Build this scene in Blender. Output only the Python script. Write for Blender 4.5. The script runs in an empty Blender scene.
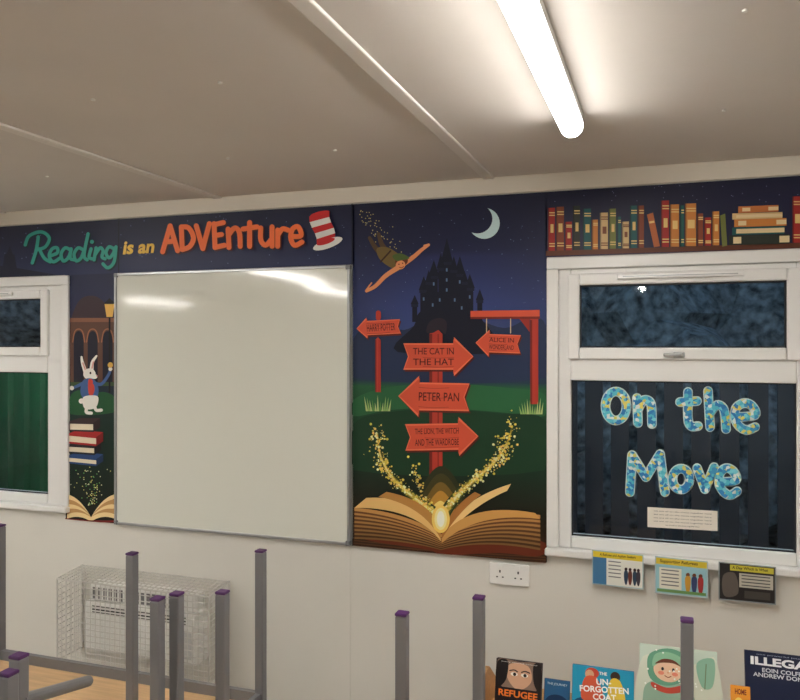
import bpy, bmesh, math, random
from mathutils import Vector
random.seed(7)
sc = bpy.context.scene
sc.view_settings.view_transform = 'Standard'
sc.view_settings.look = 'None'
sc.view_settings.exposure = 0.0

# ------------------------------------------------------------------ survey
F = 772.0; HV = 345.0; TH = math.atan2(265, 772.0)
S_, C_ = math.sin(TH), math.cos(TH)
D = 3.05; H = 1.70; CEIL = 2.37
def ray(u):
    a = (u-400)/F
    return (-S_+a*C_, C_+a*S_)
def W(u, v, y=D):
    dx, dy = ray(u); t = y/dy
    return Vector((dx*t, y, H+(HV-v)/F*t))
def X(u, y=D): return W(u, 0, y).x
def Z(u, v, y=D): return W(u, v, y).z
def VZ(u, z, y=D):
    dx, dy = ray(u); t = y/dy
    return HV-F*(z-H)/t

# ------------------------------------------------------------------ materials
def s2l(c):
    c = c/255.0
    return c/12.92 if c <= 0.04045 else ((c+0.055)/1.055)**2.4
def lin(rgb): return tuple(s2l(c) for c in rgb)
def mat(name, rgb, rough=0.5, metal=0.0, noise=0.0, nscale=30, bump=0.0, spec=0.5, stretch=None):
    m = bpy.data.materials.new(name); m.use_nodes = True
    nt = m.node_tree; b = nt.nodes['Principled BSDF']
    col = lin(rgb)
    b.inputs['Base Color'].default_value = (*col, 1)
    b.inputs['Roughness'].default_value = rough
    b.inputs['Metallic'].default_value = metal
    b.inputs['Specular IOR Level'].default_value = spec
    if noise or bump:
        tc = nt.nodes.new('ShaderNodeTexCoord'); n = nt.nodes.new('ShaderNodeTexNoise')
        n.inputs['Scale'].default_value = nscale; n.inputs['Detail'].default_value = 5
        if stretch:
            mp = nt.nodes.new('ShaderNodeMapping'); mp.inputs['Scale'].default_value = stretch
            nt.links.new(tc.outputs['Object'], mp.inputs[0]); nt.links.new(mp.outputs[0], n.inputs['Vector'])
        else:
            nt.links.new(tc.outputs['Object'], n.inputs['Vector'])
        if noise:
            r = nt.nodes.new('ShaderNodeValToRGB')
            r.color_ramp.elements[0].position = 0.3; r.color_ramp.elements[1].position = 0.7
            r.color_ramp.elements[0].color = (*[c*(1-noise) for c in col], 1)
            r.color_ramp.elements[1].color = (*[min(1, c*(1+noise)) for c in col], 1)
            nt.links.new(n.outputs['Fac'], r.inputs[0]); nt.links.new(r.outputs[0], b.inputs['Base Color'])
        if bump:
            bp = nt.nodes.new('ShaderNodeBump'); bp.inputs['Strength'].default_value = bump
            bp.inputs['Distance'].default_value = 0.01
            nt.links.new(n.outputs['Fac'], bp.inputs['Height']); nt.links.new(bp.outputs[0], b.inputs['Normal'])
    return m
M_wall = mat('wall_panel_vinyl', (222, 220, 212), 0.55, noise=0.02, nscale=3)
M_trim = mat('trim_cream', (220, 213, 200), 0.5)
M_ceil = mat('ceiling_board', (214, 208, 202), 0.75, noise=0.03, nscale=2.0)
M_ceiltrim = mat('ceiling_strip', (222, 217, 211), 0.55)
M_floor = mat('floor_vinyl', (170, 162, 152), 0.6, noise=0.12, nscale=20)
M_upvc = mat('upvc_white', (234, 234, 232), 0.3)
M_gasket = mat('rubber_gasket', (40, 40, 42), 0.6)
M_alu = mat('aluminium', (175, 178, 180), 0.35, metal=0.7)
M_board = mat('whiteboard_enamel', (226, 228, 218), 0.075, spec=0.6)
M_leg = mat('steel_powder_grey', (122, 123, 127), 0.42, metal=0.25)
M_cap = mat('purple_plastic_cap', (74, 32, 90), 0.5)
M_tan = mat('beech_laminate', (208, 172, 128), 0.45, noise=0.12, nscale=6, stretch=(1, 12, 12))
M_wood = mat('rack_birch', (200, 150, 95), 0.5, noise=0.12, nscale=6, stretch=(1, 12, 12))
M_white = mat('white_plastic', (236, 236, 232), 0.35)
M_wire = mat('coated_wire', (206, 204, 198), 0.4)
M_dark = mat('dark_slot', (45, 45, 46), 0.6)
M_fence = mat('fence_steel_dark', (50, 55, 62), 0.5, noise=0.2, nscale=6)
M_green = mat('container_green', (24, 108, 64), 0.5, noise=0.15, nscale=5)
M_leaf = mat('hedge_leaf', (108, 124, 130), 0.8, noise=0.85, nscale=12, bump=0.8)
M_ground = mat('tarmac', (50, 50, 52), 0.9, noise=0.3, nscale=40)
M_paper = mat('paper_white', (236, 236, 230), 0.5)

def tube_mat(name, rgb, s_side, s_down):
    """LED batten diffuser: the strip shines mostly downwards, sides glow less"""
    m = bpy.data.materials.new(name); m.use_nodes = True
    nt = m.node_tree; nt.nodes.clear(); N = nt.nodes.new; L = nt.links.new
    e = N('ShaderNodeEmission'); o = N('ShaderNodeOutputMaterial')
    g = N('ShaderNodeNewGeometry'); sp = N('ShaderNodeSeparateXYZ'); mr = N('ShaderNodeMapRange')
    L(g.outputs['True Normal'], sp.inputs[0]); L(sp.outputs[2], mr.inputs[0])
    mr.inputs[1].default_value = -0.15; mr.inputs[2].default_value = -1.0; mr.inputs[3].default_value = s_side; mr.inputs[4].default_value = s_down
    e.inputs[0].default_value = (*rgb, 1); L(mr.outputs[0], e.inputs[1])
    L(e.outputs[0], o.inputs[0]); return m
M_tube = tube_mat('led_diffuser', (1.0, 0.96, 0.90), 6.5, 94.0)

def glass():
    m = bpy.data.materials.new('window_glass'); m.use_nodes = True
    nt = m.node_tree; nt.nodes.clear(); N = nt.nodes.new; L = nt.links.new
    o = N('ShaderNodeOutputMaterial'); mx = N('ShaderNodeMixShader'); fr = N('ShaderNodeFresnel')
    fr.inputs[0].default_value = 1.5
    t = N('ShaderNodeBsdfTransparent'); t.inputs[0].default_value = (0.86, 0.9, 0.92, 1)
    g = N('ShaderNodeBsdfGlossy'); g.inputs['Roughness'].default_value = 0.03
    L(fr.outputs[0], mx.inputs[0]); L(t.outputs[0], mx.inputs[1]); L(g.outputs[0], mx.inputs[2]); L(mx.outputs[0], o.inputs[0])
    return m
M_glass = glass()

def artmat(name, rough):
    m = bpy.data.materials.new(name); m.use_nodes = True
    nt = m.node_tree; b = nt.nodes['Principled BSDF']
    a = nt.nodes.new('ShaderNodeAttribute'); a.attribute_name = 'print'
    nt.links.new(a.outputs['Color'], b.inputs['Base Color'])
    b.inputs['Roughness'].default_value = rough
    b.inputs['Specular IOR Level'].default_value = 0.3
    return m
M_print = artmat('printed_panel', 0.45)
M_cover = artmat('printed_cover', 0.35)

# ------------------------------------------------------------------ geometry helpers
def link(o, parent=None):
    sc.collection.objects.link(o)
    if parent: o.parent = parent
    return o
def empty(name):
    return link(bpy.data.objects.new(name, None))
def meshobj(name, verts, faces, m, parent=None, smooth=False, recalc=True):
    me = bpy.data.meshes.new(name); me.from_pydata([tuple(v) for v in verts], [], faces)
    if recalc:
        bm = bmesh.new(); bm.from_mesh(me); bmesh.ops.recalc_face_normals(bm, faces=bm.faces); bm.to_mesh(me); bm.free()
    me.materials.append(m)
    if smooth:
        for p in me.polygons: p.use_smooth = True
    return link(bpy.data.objects.new(name, me), parent)
def boxes(name, bl, m, parent=None, bevel=0.0):
    V = []; Fc = []
    for (x0, x1, y0, y1, z0, z1) in bl:
        i = len(V)
        V += [(x0, y0, z0), (x1, y0, z0), (x1, y1, z0), (x0, y1, z0), (x0, y0, z1), (x1, y0, z1), (x1, y1, z1), (x0, y1, z1)]
        Fc += [(i, i+3, i+2, i+1), (i+4, i+5, i+6, i+7), (i, i+1, i+5, i+4), (i+1, i+2, i+6, i+5), (i+2, i+3, i+7, i+6), (i+3, i, i+4, i+7)]
    o = meshobj(name, V, Fc, m, parent)
    if bevel:
        b = o.modifiers.new('bevel', 'BEVEL'); b.width = bevel; b.segments = 2; b.limit_method = 'ANGLE'
    return o
def tube(p0, p1, r, n=6):
    p0 = Vector(p0); p1 = Vector(p1); d = (p1-p0).normalized()
    a = d.orthogonal().normalized(); b = d.cross(a)
    V = []; Fc = []
    for p in (p0, p1):
        for k in range(n):
            t = 2*math.pi*k/n; V.append(p+a*math.cos(t)*r+b*math.sin(t)*r)
    for k in range(n): Fc.append((k, (k+1) % n, n+(k+1) % n, n+k))
    Fc.append(tuple(range(n))[::-1]); Fc.append(tuple(range(n, 2*n)))
    return V, Fc
def tubes(name, segs, m, parent=None, n=6):
    V = []; Fc = []
    for (p0, p1, r) in segs:
        v, f = tube(p0, p1, r, n); i = len(V); V += v; Fc += [tuple(k+i for k in q) for q in f]
    return meshobj(name, V, Fc, m, parent)

def catmull(pts, closed, k=6):
    n = len(pts)
    if n < 3: return list(pts)
    out = []
    rng = range(n) if closed else range(n-1)
    for i in rng:
        if closed: p = [pts[(i+j-1) % n] for j in range(4)]
        else: p = [pts[max(0, i-1)], pts[i], pts[i+1], pts[min(n-1, i+2)]]
        for j in range(k):
            t = j/k
            q = []
            for d in (0, 1):
                a, b, c, e = p[0][d], p[1][d], p[2][d], p[3][d]
                q.append(0.5*((2*b)+(-a+c)*t+(2*a-5*b+4*c-e)*t*t+(-a+3*b-3*c+e)*t**3))
            out.append(tuple(q))
    if not closed: out.append(tuple(pts[-1]))
    return out
def bez(p0, p1, p2, n=14, p3=None):
    o = []
    for i in range(n+1):
        t = i/n
        if p3 is None: o.append(tuple((1-t)**2*p0[d]+2*t*(1-t)*p1[d]+t*t*p2[d] for d in (0, 1)))
        else: o.append(tuple((1-t)**3*p0[d]+3*t*(1-t)**2*p1[d]+3*t*t*(1-t)*p2[d]+t**3*p3[d] for d in (0, 1)))
    return o

_tc = {}
def text_mesh(s, bold):
    key = (s, bold)
    if key in _tc: return _tc[key]
    cu = bpy.data.curves.new('t', 'FONT'); cu.body = s; cu.size = 1; cu.offset = bold; cu.resolution_u = 3
    cu.align_x = 'CENTER'; cu.space_line = 0.9
    ob = bpy.data.objects.new('t', cu); sc.collection.objects.link(ob)
    bpy.context.view_layer.update()
    me = bpy.data.meshes.new_from_object(ob.evaluated_get(bpy.context.evaluated_depsgraph_get()))
    vs = [(v.co.x, v.co.y) for v in me.vertices]; fs = [tuple(p.vertices) for p in me.polygons]
    bpy.data.objects.remove(ob); bpy.data.curves.remove(cu); bpy.data.meshes.remove(me)
    x0 = min(v[0] for v in vs); x1 = max(v[0] for v in vs); y0 = min(v[1] for v in vs); y1 = max(v[1] for v in vs)
    vs = [((x-(x0+x1)/2)/(x1-x0), (y-(y0+y1)/2)/(y1-y0)) for x, y in vs]
    _tc[key] = (vs, fs); return _tc[key]

class Art:
    """flat printed artwork laid on a real plane; colours are print pigments"""
    def __init__(s, name, fmap, gain=1.0, step=6e-5, base=0.002):
        s.name = name; s.f = fmap; s.V = []; s.F = []; s.C = []; s.off = base; s.step = step; s.g = gain; s.clip = None
    def c(s, rgb): return tuple(min(0.95, x*s.g) for x in lin(rgb))+(1,)
    def up(s): s.off += s.step
    def raw(s, pts, faces, col, ladder=0.0):
        if s.clip:
            u0, u1, z0, z1 = s.clip
            pts = [(min(max(p[0], u0), u1), p[1]) for p in pts]
            pts = [(p[0], min(max(p[1], VZ(p[0], z1)), VZ(p[0], z0))) for p in pts]
        if ladder:
            for f in faces:
                i = len(s.V); s.off += ladder
                s.V += [s.f(pts[k][0], pts[k][1], s.off) for k in f]
                s.F.append(tuple(range(i, i+len(f)))); s.C.append([s.c(col)]*len(f))
            return
        i = len(s.V)
        s.V += [s.f(p[0], p[1], s.off) for p in pts]
        for f in faces: s.F.append(tuple(k+i for k in f)); s.C.append([s.c(col)]*len(f))
    def poly(s, pts, col, hold=False):
        if not hold: s.up()
        s.raw(pts, [tuple(range(len(pts)))], col)
    def smooth(s, pts, col, k=5): s.poly(catmull(pts, True, k), col)
    def rect(s, x0, y0, x1, y1, col): s.poly([(x0, y0), (x1, y0), (x1, y1), (x0, y1)], col)
    def ell(s, cx, cy, rx, ry, col, rot=0, n=24, hold=False):
        r = math.radians(rot); P = []
        for k in range(n):
            t = 2*math.pi*k/n; x = rx*math.cos(t); y = ry*math.sin(t)
            P.append((cx+x*math.cos(r)-y*math.sin(r), cy+x*math.sin(r)+y*math.cos(r)))
        s.poly(P, col, hold)
    def stroke(s, pts, w, col, w1=None, sm=True, k=6, caps=True):
        if not sm and caps and len(pts) > 2:
            for a, b in zip(pts, pts[1:]): s.stroke([a, b], w, col, None, False)
            return
        s.up()
        if sm: pts = catmull(pts, False, k)
        n = len(pts); w1 = w if w1 is None else w1; Lp = []
        ws = [(w+(w1-w)*i/(n-1))/2 for i in range(n)]
        for i in range(n):
            a = pts[max(0, i-1)]; b = pts[min(n-1, i+1)]
            dx, dy = b[0]-a[0], b[1]-a[1]; l = math.hypot(dx, dy) or 1
            nx, ny = -dy/l, dx/l
            Lp.append((pts[i][0]+nx*ws[i], pts[i][1]+ny*ws[i])); Lp.append((pts[i][0]-nx*ws[i], pts[i][1]-ny*ws[i]))
        s.raw(Lp, [(2*i, 2*i+1, 2*i+3, 2*i+2) for i in range(n-1)], col, ladder=5e-6 if n > 3 else 0)
        if caps:
            for i in (0, n-1): s.off += 2e-5; s.ell(pts[i][0], pts[i][1], ws[i], ws[i], col, n=14, hold=True)
    def text(s, t, cx, cy, w, h, col, rot=0, bold=0.0, shear=0.0):
        s.up(); vs, fs = text_mesh(t, bold); r = math.radians(rot); P = []
        for x, y in vs:
            px = x*w+y*h*shear; py = -y*h
            P.append((cx+px*math.cos(r)-py*math.sin(r), cy+px*math.sin(r)+py*math.cos(r)))
        s.raw(P, fs, col)
    def wallpanel(s, u0, u1, z0, z1, fn, nx=6, ny=24):
        s.clip = (u0, u1, z0, z1)
        xs = [X(u0)+(X(u1)-X(u0))*i/nx for i in range(nx+1)]
        zs = [z1+(z0-z1)*j/ny for j in range(ny+1)]
        i0 = len(s.V)
        for z in zs:
            for x in xs: s.V.append(Vector((x, D-s.off, z)))
        for j in range(ny):
            for i in range(nx):
                q = [(i, j), (i, j+1), (i+1, j+1), (i+1, j)]
                s.F.append(tuple(i0+b*(nx+1)+a for a, b in q))
                s.C.append([s.c(fn(a/nx, b/ny)) for a, b in q])
    def done(s, m, parent=None, name=None):
        me = bpy.data.meshes.new(s.name); me.from_pydata([tuple(v) for v in s.V], [], s.F)
        at = me.color_attributes.new('print', 'FLOAT_COLOR', 'CORNER')
        for p, cs in zip(me.polygons, s.C):
            for li, c in zip(p.loop_indices, cs): at.data[li].color = c
        me.materials.append(m)
        return link(bpy.data.objects.new(s.name, me), parent)
def wallmap(y=D):
    def f(u, v, off): return W(u, v, y)+Vector((0, -off, 0))
    return f
def ramp(stops):
    def g(t):
        for (a, ca), (b, cb) in zip(stops, stops[1:]):
            if t <= b:
                k = (t-a)/(b-a) if b > a else 0
                return tuple(ca[i]+(cb[i]-ca[i])*k for i in range(3))
        return stops[-1][1]
    return g

# ------------------------------------------------------------------ room
RX0, RX1, RY0 = -8.6, 3.6, -6.2
xr0, xr1 = X(547), X(797)+0.095
xl1 = X(70); xl0 = xl1-1.10
WT, WB = 2.04, 0.882
boxes('wall_back', [
    (RX0, xl0+.02, D, D+.12, 0, CEIL), (xl1-.02, xr0+.02, D, D+.12, 0, CEIL), (xr1-.02, RX1, D, D+.12, 0, CEIL),
    (xl0+.02, xl1-.02, D, D+.12, 0, WB+.02), (xl0+.02, xl1-.02, D, D+.12, WT-.02, CEIL),
    (xr0+.02, xr1-.02, D, D+.12, 0, WB+.02), (xr0+.02, xr1-.02, D, D+.12, WT-.02, CEIL)], M_wall)
boxes('wall_left', [(RX0-.12, RX0, RY0, D+.12, 0, CEIL)], M_wall)
boxes('wall_right', [(RX1, RX1+.12, RY0, D+.12, 0, CEIL)], M_wall)
boxes('wall_rear', [(RX0, RX1, RY0-.12, RY0, 0, CEIL)], M_wall)
boxes('floor', [(RX0-.12, RX1+.12, RY0-.12, D+.12, -.1, 0)], M_floor)
boxes('ceiling', [(RX0-.12, RX1+.12, RY0-.12, D+.12, CEIL, CEIL+.1)], M_ceil)
boxes('trim_1', [(RX0, RX1, D-.018, D, 2.302, CEIL)], M_trim, bevel=.004)
boxes('baseboard_back', [(RX0, RX1, D-.015, D, 0, .1)], M_trim, bevel=.003)
boxes('baseboard_rear', [(RX0, RX1, RY0, RY0+.015, 0, .1)], M_trim)
n = 2
for k in (-5, -4, -3, -2, -1, 0, 1, 2, 3):
    x = -.665+k*1.245
    if RX0 < x < RX1:
        boxes('trim_%d' % n, [(x-.022, x+.022, RY0, D-.018, CEIL-.009, CEIL)], M_ceiltrim, bevel=.004); n += 1
for u in (348, 655):
    x = X(u); boxes('trim_%d' % n, [(x-.012, x+.012, D-.003, D, .1, WB-.03)], M_wall, bevel=.001); n += 1
segs = []
for (u, v) in [(93, 99), (220, 82), (228, 158), (335, 150), (745, 10), (724, 110), (47, 176)]:
    d = F*(CEIL-H)/(HV-v); a = (u-400)/F
    x = d*(-S_+a*C_); y = d*(C_+a*S_)
    segs.append(((x, y, CEIL), (x, y, CEIL-.004), .006))
tubes('ceiling_screws', segs, M_white, n=10)

# ------------------------------------------------------------------ ceiling lights
def light(x, y0, y1):
    p = empty('ceiling_light')
    boxes('housing', [(x-.034, x+.034, y0+.01, y1-.01, CEIL-.022, CEIL)], M_white, p, .003)
    prof = []
    for k in range(13):
        t = math.pi*k/12; prof.append((x+.033*math.cos(t), CEIL-.03-.033*math.sin(t)))
    prof = [(x+.033, CEIL-.022)]+prof+[(x-.033, CEIL-.022)]
    m = len(prof); V = [(a, y0+.012, b) for a, b in prof]+[(a, y1-.012, b) for a, b in prof]
    Fc = [(i, (i+1) % m, m+(i+1) % m, m+i) for i in range(m)]+[tuple(range(m)), tuple(range(m, 2*m))]
    meshobj('diffuser', V, Fc, M_tube, p)
    for nm, a, b in (('end_cap_1', y0, y0+.012), ('end_cap_2', y1-.012, y1)):
        V = [(q[0], a, q[1]) for q in prof]+[(q[0], b, q[1]) for q in prof]
        meshobj(nm, V, Fc, M_white, p)
for (x, y1) in [(-.258, 2.31), (-3.2, 2.2), (-3.2, .6), (-3.6, -1.3), (-.24, -1.6), (-7.0, -2.7), (-6.6, 1.6), (2.5, 1.6), (2.5, -2.8)]:
    light(x, y1-1.5, y1)

# ------------------------------------------------------------------ windows
def pane(name, x0, x1, y, z0, z1, p):
    """thin pane, front faces the room"""
    meshobj(name, [(x0, y, z0), (x1, y, z0), (x1, y, z1), (x0, y, z1)], [(0, 1, 2, 3)], M_glass, p, recalc=False)
def window(name, x0, x1, zt, zb, tz0, tz1, pane_l, pane_r):
    p = empty(name)
    yo = D-.014
    aw = .045
    boxes('architrave', [(x0, x1, yo, D+.02, zt-aw, zt), (x0, x0+aw, yo, D+.02, zb+.03, zt-aw), (x1-aw, x1, yo, D+.02, zb+.03, zt-aw)], M_upvc, p, .004)
    boxes('sill', [(x0-.005, x1+.005, D-.035, D+.02, zb, zb+.028)], M_upvc, p, .006)
    fi0, fi1 = x0+aw, x1-aw
    yf, yb = D+.004, D+.07
    boxes('outer_frame', [(fi0, pane_l, yf, yb, zb+.028, zt-aw), (pane_r, fi1, yf, yb, zb+.028, zt-aw),
                    (pane_l, pane_r, yf, yb, zt-aw-.03, zt-aw), (pane_l, pane_r, yf, yb, tz0, tz1),
                    (pane_l, pane_r, yf, yb, zb+.028, zb+.075)], M_upvc, p, .005)
    s0, s1 = pane_l-.012, pane_r+.012; st, sb = zt-aw-.02, tz1-.01
    w = .045
    boxes('fanlight_sash', [(s0, s0+w, D-.012, D+.05, sb, st), (s1-w, s1, D-.012, D+.05, sb, st),
                     (s0+w, s1-w, D-.012, D+.05, sb, sb+w), (s0+w, s1-w, D-.012, D+.05, st-w, st)], M_upvc, p, .006)
    g = .005
    boxes('gasket', [(s0+w-.001, s0+w+g, D, D+.03, sb+w, st-w), (s1-w-g, s1-w+.001, D, D+.03, sb+w, st-w),
                     (s0+w, s1-w, D, D+.03, sb+w-.001, sb+w+g), (s0+w, s1-w, D, D+.03, st-w-g, st-w+.001),
                     (pane_l-.001, pane_l+g, D+.02, D+.03, zb+.075, tz0), (pane_r-g, pane_r+.001, D+.02, D+.03, zb+.075, tz0),
                     (pane_l, pane_r, D+.02, D+.03, zb+.074, zb+.075+g), (pane_l, pane_r, D+.02, D+.03, tz0-g, tz0+.001)], M_gasket, p)
    pane('glass_upper', s0+w, s1-w, D+.024, sb+w, st-w, p)
    pane('glass_lower', pane_l, pane_r, D+.035, zb+.075, tz0, p)
    xc = (s0+s1)/2
    boxes('handle', [(xc-.02, xc+.02, D-.022, D-.012, sb+.008, sb+.03), (xc-.055, xc+.01, D-.036, D-.022, sb+.013, sb+.025)], M_alu, p, .004)
    boxes('trickle_vent', [(xc-.22, xc+.22, D-.026, D-.012, st-.026, st-.006)], M_upvc, p, .003)
    boxes('vent_slot', [(xc-.2, xc+.2, D-.0265, D-.0255, st-.019, st-.015)], M_alu, p)
    return p
tz1 = 1.655; tz0 = Z(680, 382)
window('window_1', xr0, xr1, WT, WB, tz0, tz1, X(571), X(797))
window('window_2', xl0, xl1, WT, WB, tz0, tz1, xl0+.12, X(47))

# ------------------------------------------------------------------ outside
boxes('ground', [(-14, 9, D+.12, 14, -.15, -.02)], M_ground)
bl = []
x = -1.6
while x < 5.0:
    bl.append((x, x+.10, 4.6, 4.625, .0, 1.66)); x += .145
bl += [(-1.6, 5.0, 4.63, 4.67, .5, .56), (-1.6, 5.0, 4.63, 4.67, 1.5, 1.56)]
boxes('palisade_fence', bl, M_fence)
V = []; Fc = []; x = -6.2
while x < -3.9:
    for dx, dy in ((0, 0), (.05, 0), (.07, .03), (.12, .03), (.14, 0)):
        V += [(x+dx, 4.2+dy, -.02), (x+dx, 4.2+dy, 1.62)]
    x += .14
nn = len(V)//2
Fc = [(2*k, 2*k+2, 2*k+3, 2*k+1) for k in range(nn-1)]
e = V[-2][0]
b0 = len(V); V += [(e, 5.0, -.02), (e, 5.0, 1.62), (-6.2, 5.0, 1.62)]
Fc += [(nn*2-2, b0, b0+1, nn*2-1), tuple(2*k+1 for k in range(nn))+(b0+1, b0+2)]
meshobj('green_storage_container', V, Fc, M_green)
bmh = bmesh.new()
for k in range(120):
    cx = -11+random.random()*19; cy = 7.2+random.random()*1.2; cz = random.random()*3.2; r = .5+random.random()*.6
    g = bmesh.ops.create_icosphere(bmh, subdivisions=3, radius=r)
    for v in g['verts']:
        d = v.co.normalized(); q = 1+.18*math.sin(d.x*13+k)*math.sin(d.y*11)*math.sin(d.z*12+k*2)+.12*random.random()
        v.co = v.co*q+Vector((cx, cy, max(cz, .6)))
me = bpy.data.meshes.new('hedge'); bmh.to_mesh(me); bmh.free(); me.materials.append(M_leaf)
link(bpy.data.objects.new('hedge', me))
def emis(name, rgb, s):
    m = bpy.data.materials.new(name); m.use_nodes = True
    nt = m.node_tree; nt.nodes.clear()
    e = nt.nodes.new('ShaderNodeEmission'); o = nt.nodes.new('ShaderNodeOutputMaterial')
    e.inputs[0].default_value = (*rgb, 1); e.inputs[1].default_value = s
    nt.links.new(e.outputs[0], o.inputs[0]); return m
M_fill = emis('added_fill_emitter', (.82, .93, 1.0), 80)  # emission for the added outdoor fill lights
for x in (-3.4, .3):  # added lamps, hidden from inside, to brighten the container and fence
    p = empty('added_outdoor_fill')
    boxes('backplate', [(x-.16, x+.16, D+.118, D+.14, 2.19, 2.31)], M_dark, p, .004)
    boxes('lens', [(x-.14, x+.14, D+.14, D+.20, 2.20, 2.30)], M_fill, p, .01)

# ------------------------------------------------------------------ whiteboard
wb = empty('whiteboard')
bx0, bx1 = X(117), X(351.5); bz0, bz1 = Z(230, 533.5), 2.040
fw = .012
boxes('writing_surface', [(bx0+fw, bx1-fw, D-.016, D, bz0+fw, bz1-fw)], M_board, wb)
boxes('aluminium_frame', [(bx0, bx0+fw, D-.022, D, bz0, bz1), (bx1-fw, bx1, D-.022, D, bz0, bz1),
               (bx0+fw, bx1-fw, D-.022, D, bz1-fw, bz1), (bx0+fw, bx1-fw, D-.022, D, bz0, bz0+fw)], M_alu, wb, .002)
cc = .02
boxes('corner_caps', [(a, a+cc, D-.024, D, b, b+cc) for a in (bx0-.001, bx1-cc+.001) for b in (bz0-.001, bz1-cc+.001)], mat('corner_grey', (120, 122, 125), .5), wb, .003)

# ------------------------------------------------------------------ banner: Reading is an Adventure
TOP = 2.300
A = Art('reading_adventure_banner', wallmap())
g = ramp([(0, (24, 28, 54)), (.5, (31, 37, 70)), (1, (38, 46, 84))])
A.wallpanel(-110, 354.5, WT+.003, TOP, lambda s, t: g(t), 20, 8)
for k in range(60):
    u = random.uniform(0, 350); v = random.uniform(VZ(u, TOP)+3, VZ(u, WT)-3)
    A.ell(u, v, .6, .6, (90, 100, 140), n=6, hold=True)
A.poly([(-60, 290), (-60, 266), (-20, 262), (0, 266), (3, 266), (5, 254), (7, 254), (10, 246), (13, 254), (15, 255), (17, 268), (60, 276), (60, 292)], (22, 26, 50))
TEAL = (52, 156, 142)
for off, col in ((1.2, (14, 40, 52)), (0, TEAL)):
    for st in ([(39, 237), (37, 250), (33, 263)], [(26, 245), (30, 236), (42, 232), (50, 238), (46, 247), (37, 250)], [(40, 249), (45, 258), (51, 262)],
               [(51, 256), (58, 253), (58, 248), (53, 249), (50, 256), (54, 262), (61, 258)],
               [(71, 250), (66, 248), (62, 254), (64, 261), (69, 258), (72, 250)], [(72, 249), (71, 258), (75, 260)],
               [(84, 250), (79, 248), (75, 254), (77, 261), (82, 258), (85, 250)], [(89, 234), (85, 255), (88, 260)],
               [(92, 249), (90, 257), (93, 259)], [(97, 248), (95, 260)], [(96, 255), (101, 248), (104, 251), (103, 257), (106, 259)],
               [(115, 249), (110, 247), (107, 253), (110, 258), (114, 254), (116, 248)], [(117, 247), (115, 262), (109, 268), (104, 264)]):
        A.stroke([(a+off, b+off) for a, b in st], 3.3, col)
    A.ell(93+off, 242+off, 2, 2, col)
A.text('is an', 140, 247.5, 31, 13, (232, 190, 84), rot=-3, bold=.035, shear=.2)
OR = (240, 116, 62)
adv = [[(164, 252), (172, 228), (180, 251)], [(167, 243), (177, 242)], [(184, 229), (185, 250)], [(184, 229), (192, 230), (197, 239), (193, 247), (185, 250)],
       [(200, 228), (207, 249), (214, 226)], [(219, 226), (220, 248)], [(219, 227), (229, 225)], [(220, 237), (227, 236)], [(220, 248), (230, 246)],
       [(235, 248), (234, 231)], [(235, 236), (241, 230), (246, 234), (247, 247)], [(257, 225), (257, 247)], [(250, 231), (265, 229)],
       [(269, 230), (269, 241), (274, 246), (280, 241)], [(281, 229), (281, 247)], [(287, 247), (287, 232)], [(287, 237), (292, 231), (298, 232)],
       [(303, 238), (312, 237), (309, 229), (303, 231), (301, 239), (305, 246), (313, 243)]]
SMO = (3, 10, 13, 16, 17)
for off, col in ((1.3, (70, 28, 34)), (0, OR)):
    for i, st in enumerate(adv):
        A.stroke([(163+(a-163)*.935+off, 251+(b-251)*1.08+off) for a, b in st], 5.0, col, sm=(i in SMO))
Lb, Lt, Rb, Rt = (318, 245), (311, 217), (336, 239), (331, 212)
for i in range(5):
    t0, t1 = i/5, (i+1)/5
    def lp(a, b, t): return (a[0]+(b[0]-a[0])*t+1.5*math.sin(t*6), a[1]+(b[1]-a[1])*t)
    A.poly([lp(Lb, Lt, t0), lp(Lb, Lt, t1), lp(Rb, Rt, t1), lp(Rb, Rt, t0)], (200, 40, 42) if i % 2 == 0 else (228, 228, 222))
A.ell(321, 214.5, 10, 2.6, (200, 40, 42), -14)
A.ell(329, 244, 15.5, 4.6, (228, 228, 222), -20); A.ell(327, 242, 9.5, 2.6, (200, 40, 42), -18)
A.stroke([(120.5, VZ(120, TOP)), (120.5, VZ(120, WT))], .8, (10, 12, 24), sm=False, caps=False)
A.done(M_print)

# ------------------------------------------------------------------ rabbit mural strip
A = Art('rabbit_mural', wallmap())
g = ramp([(0, (30, 37, 70)), (.15, (38, 44, 78)), (.5, (26, 40, 52)), (.6, (20, 46, 38)), (.85, (18, 34, 26)), (1, (24, 22, 18))])
zb_r = Z(90, 521)
A.wallpanel(66, 117, zb_r, WT+.003, lambda s, t: g(t), 3, 24)
A.smooth([(71, 322), (80, 300), (95, 296), (108, 306), (116, 318), (116, 350), (71, 350)], (60, 44, 52))
A.rect(70.5, 320, 116.5, 382, (96, 66, 54))
A.rect(70.5, 318, 116.5, 322, (134, 90, 68))
for cx in (79, 93, 108):
    A.poly([(cx-5, 382)]+[(cx-5*math.cos(t*math.pi/10), 340-9*math.sin(t*math.pi/10)) for t in range(11)]+[(cx+5, 382)], (26, 26, 42))
    A.stroke([(cx-6, 342), (cx-4, 332), (cx, 329), (cx+4, 332), (cx+6, 342)], 1.2, (156, 102, 72))
A.rect(71, 382, 116.5, 386, (60, 80, 50))
A.stroke([(110, 392), (110, 318)], 1.8, (20, 18, 24), sm=False)
A.poly([(105, 304), (115, 304), (113, 317), (107, 317)], (238, 190, 96)); A.poly([(104, 304), (110, 298), (116, 304)], (22, 20, 26))
WH = (230, 228, 220)
A.smooth([(71, 396), (80, 390), (92, 393), (105, 392), (116, 398), (116, 412), (71, 414)], (34, 84, 50))
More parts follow.
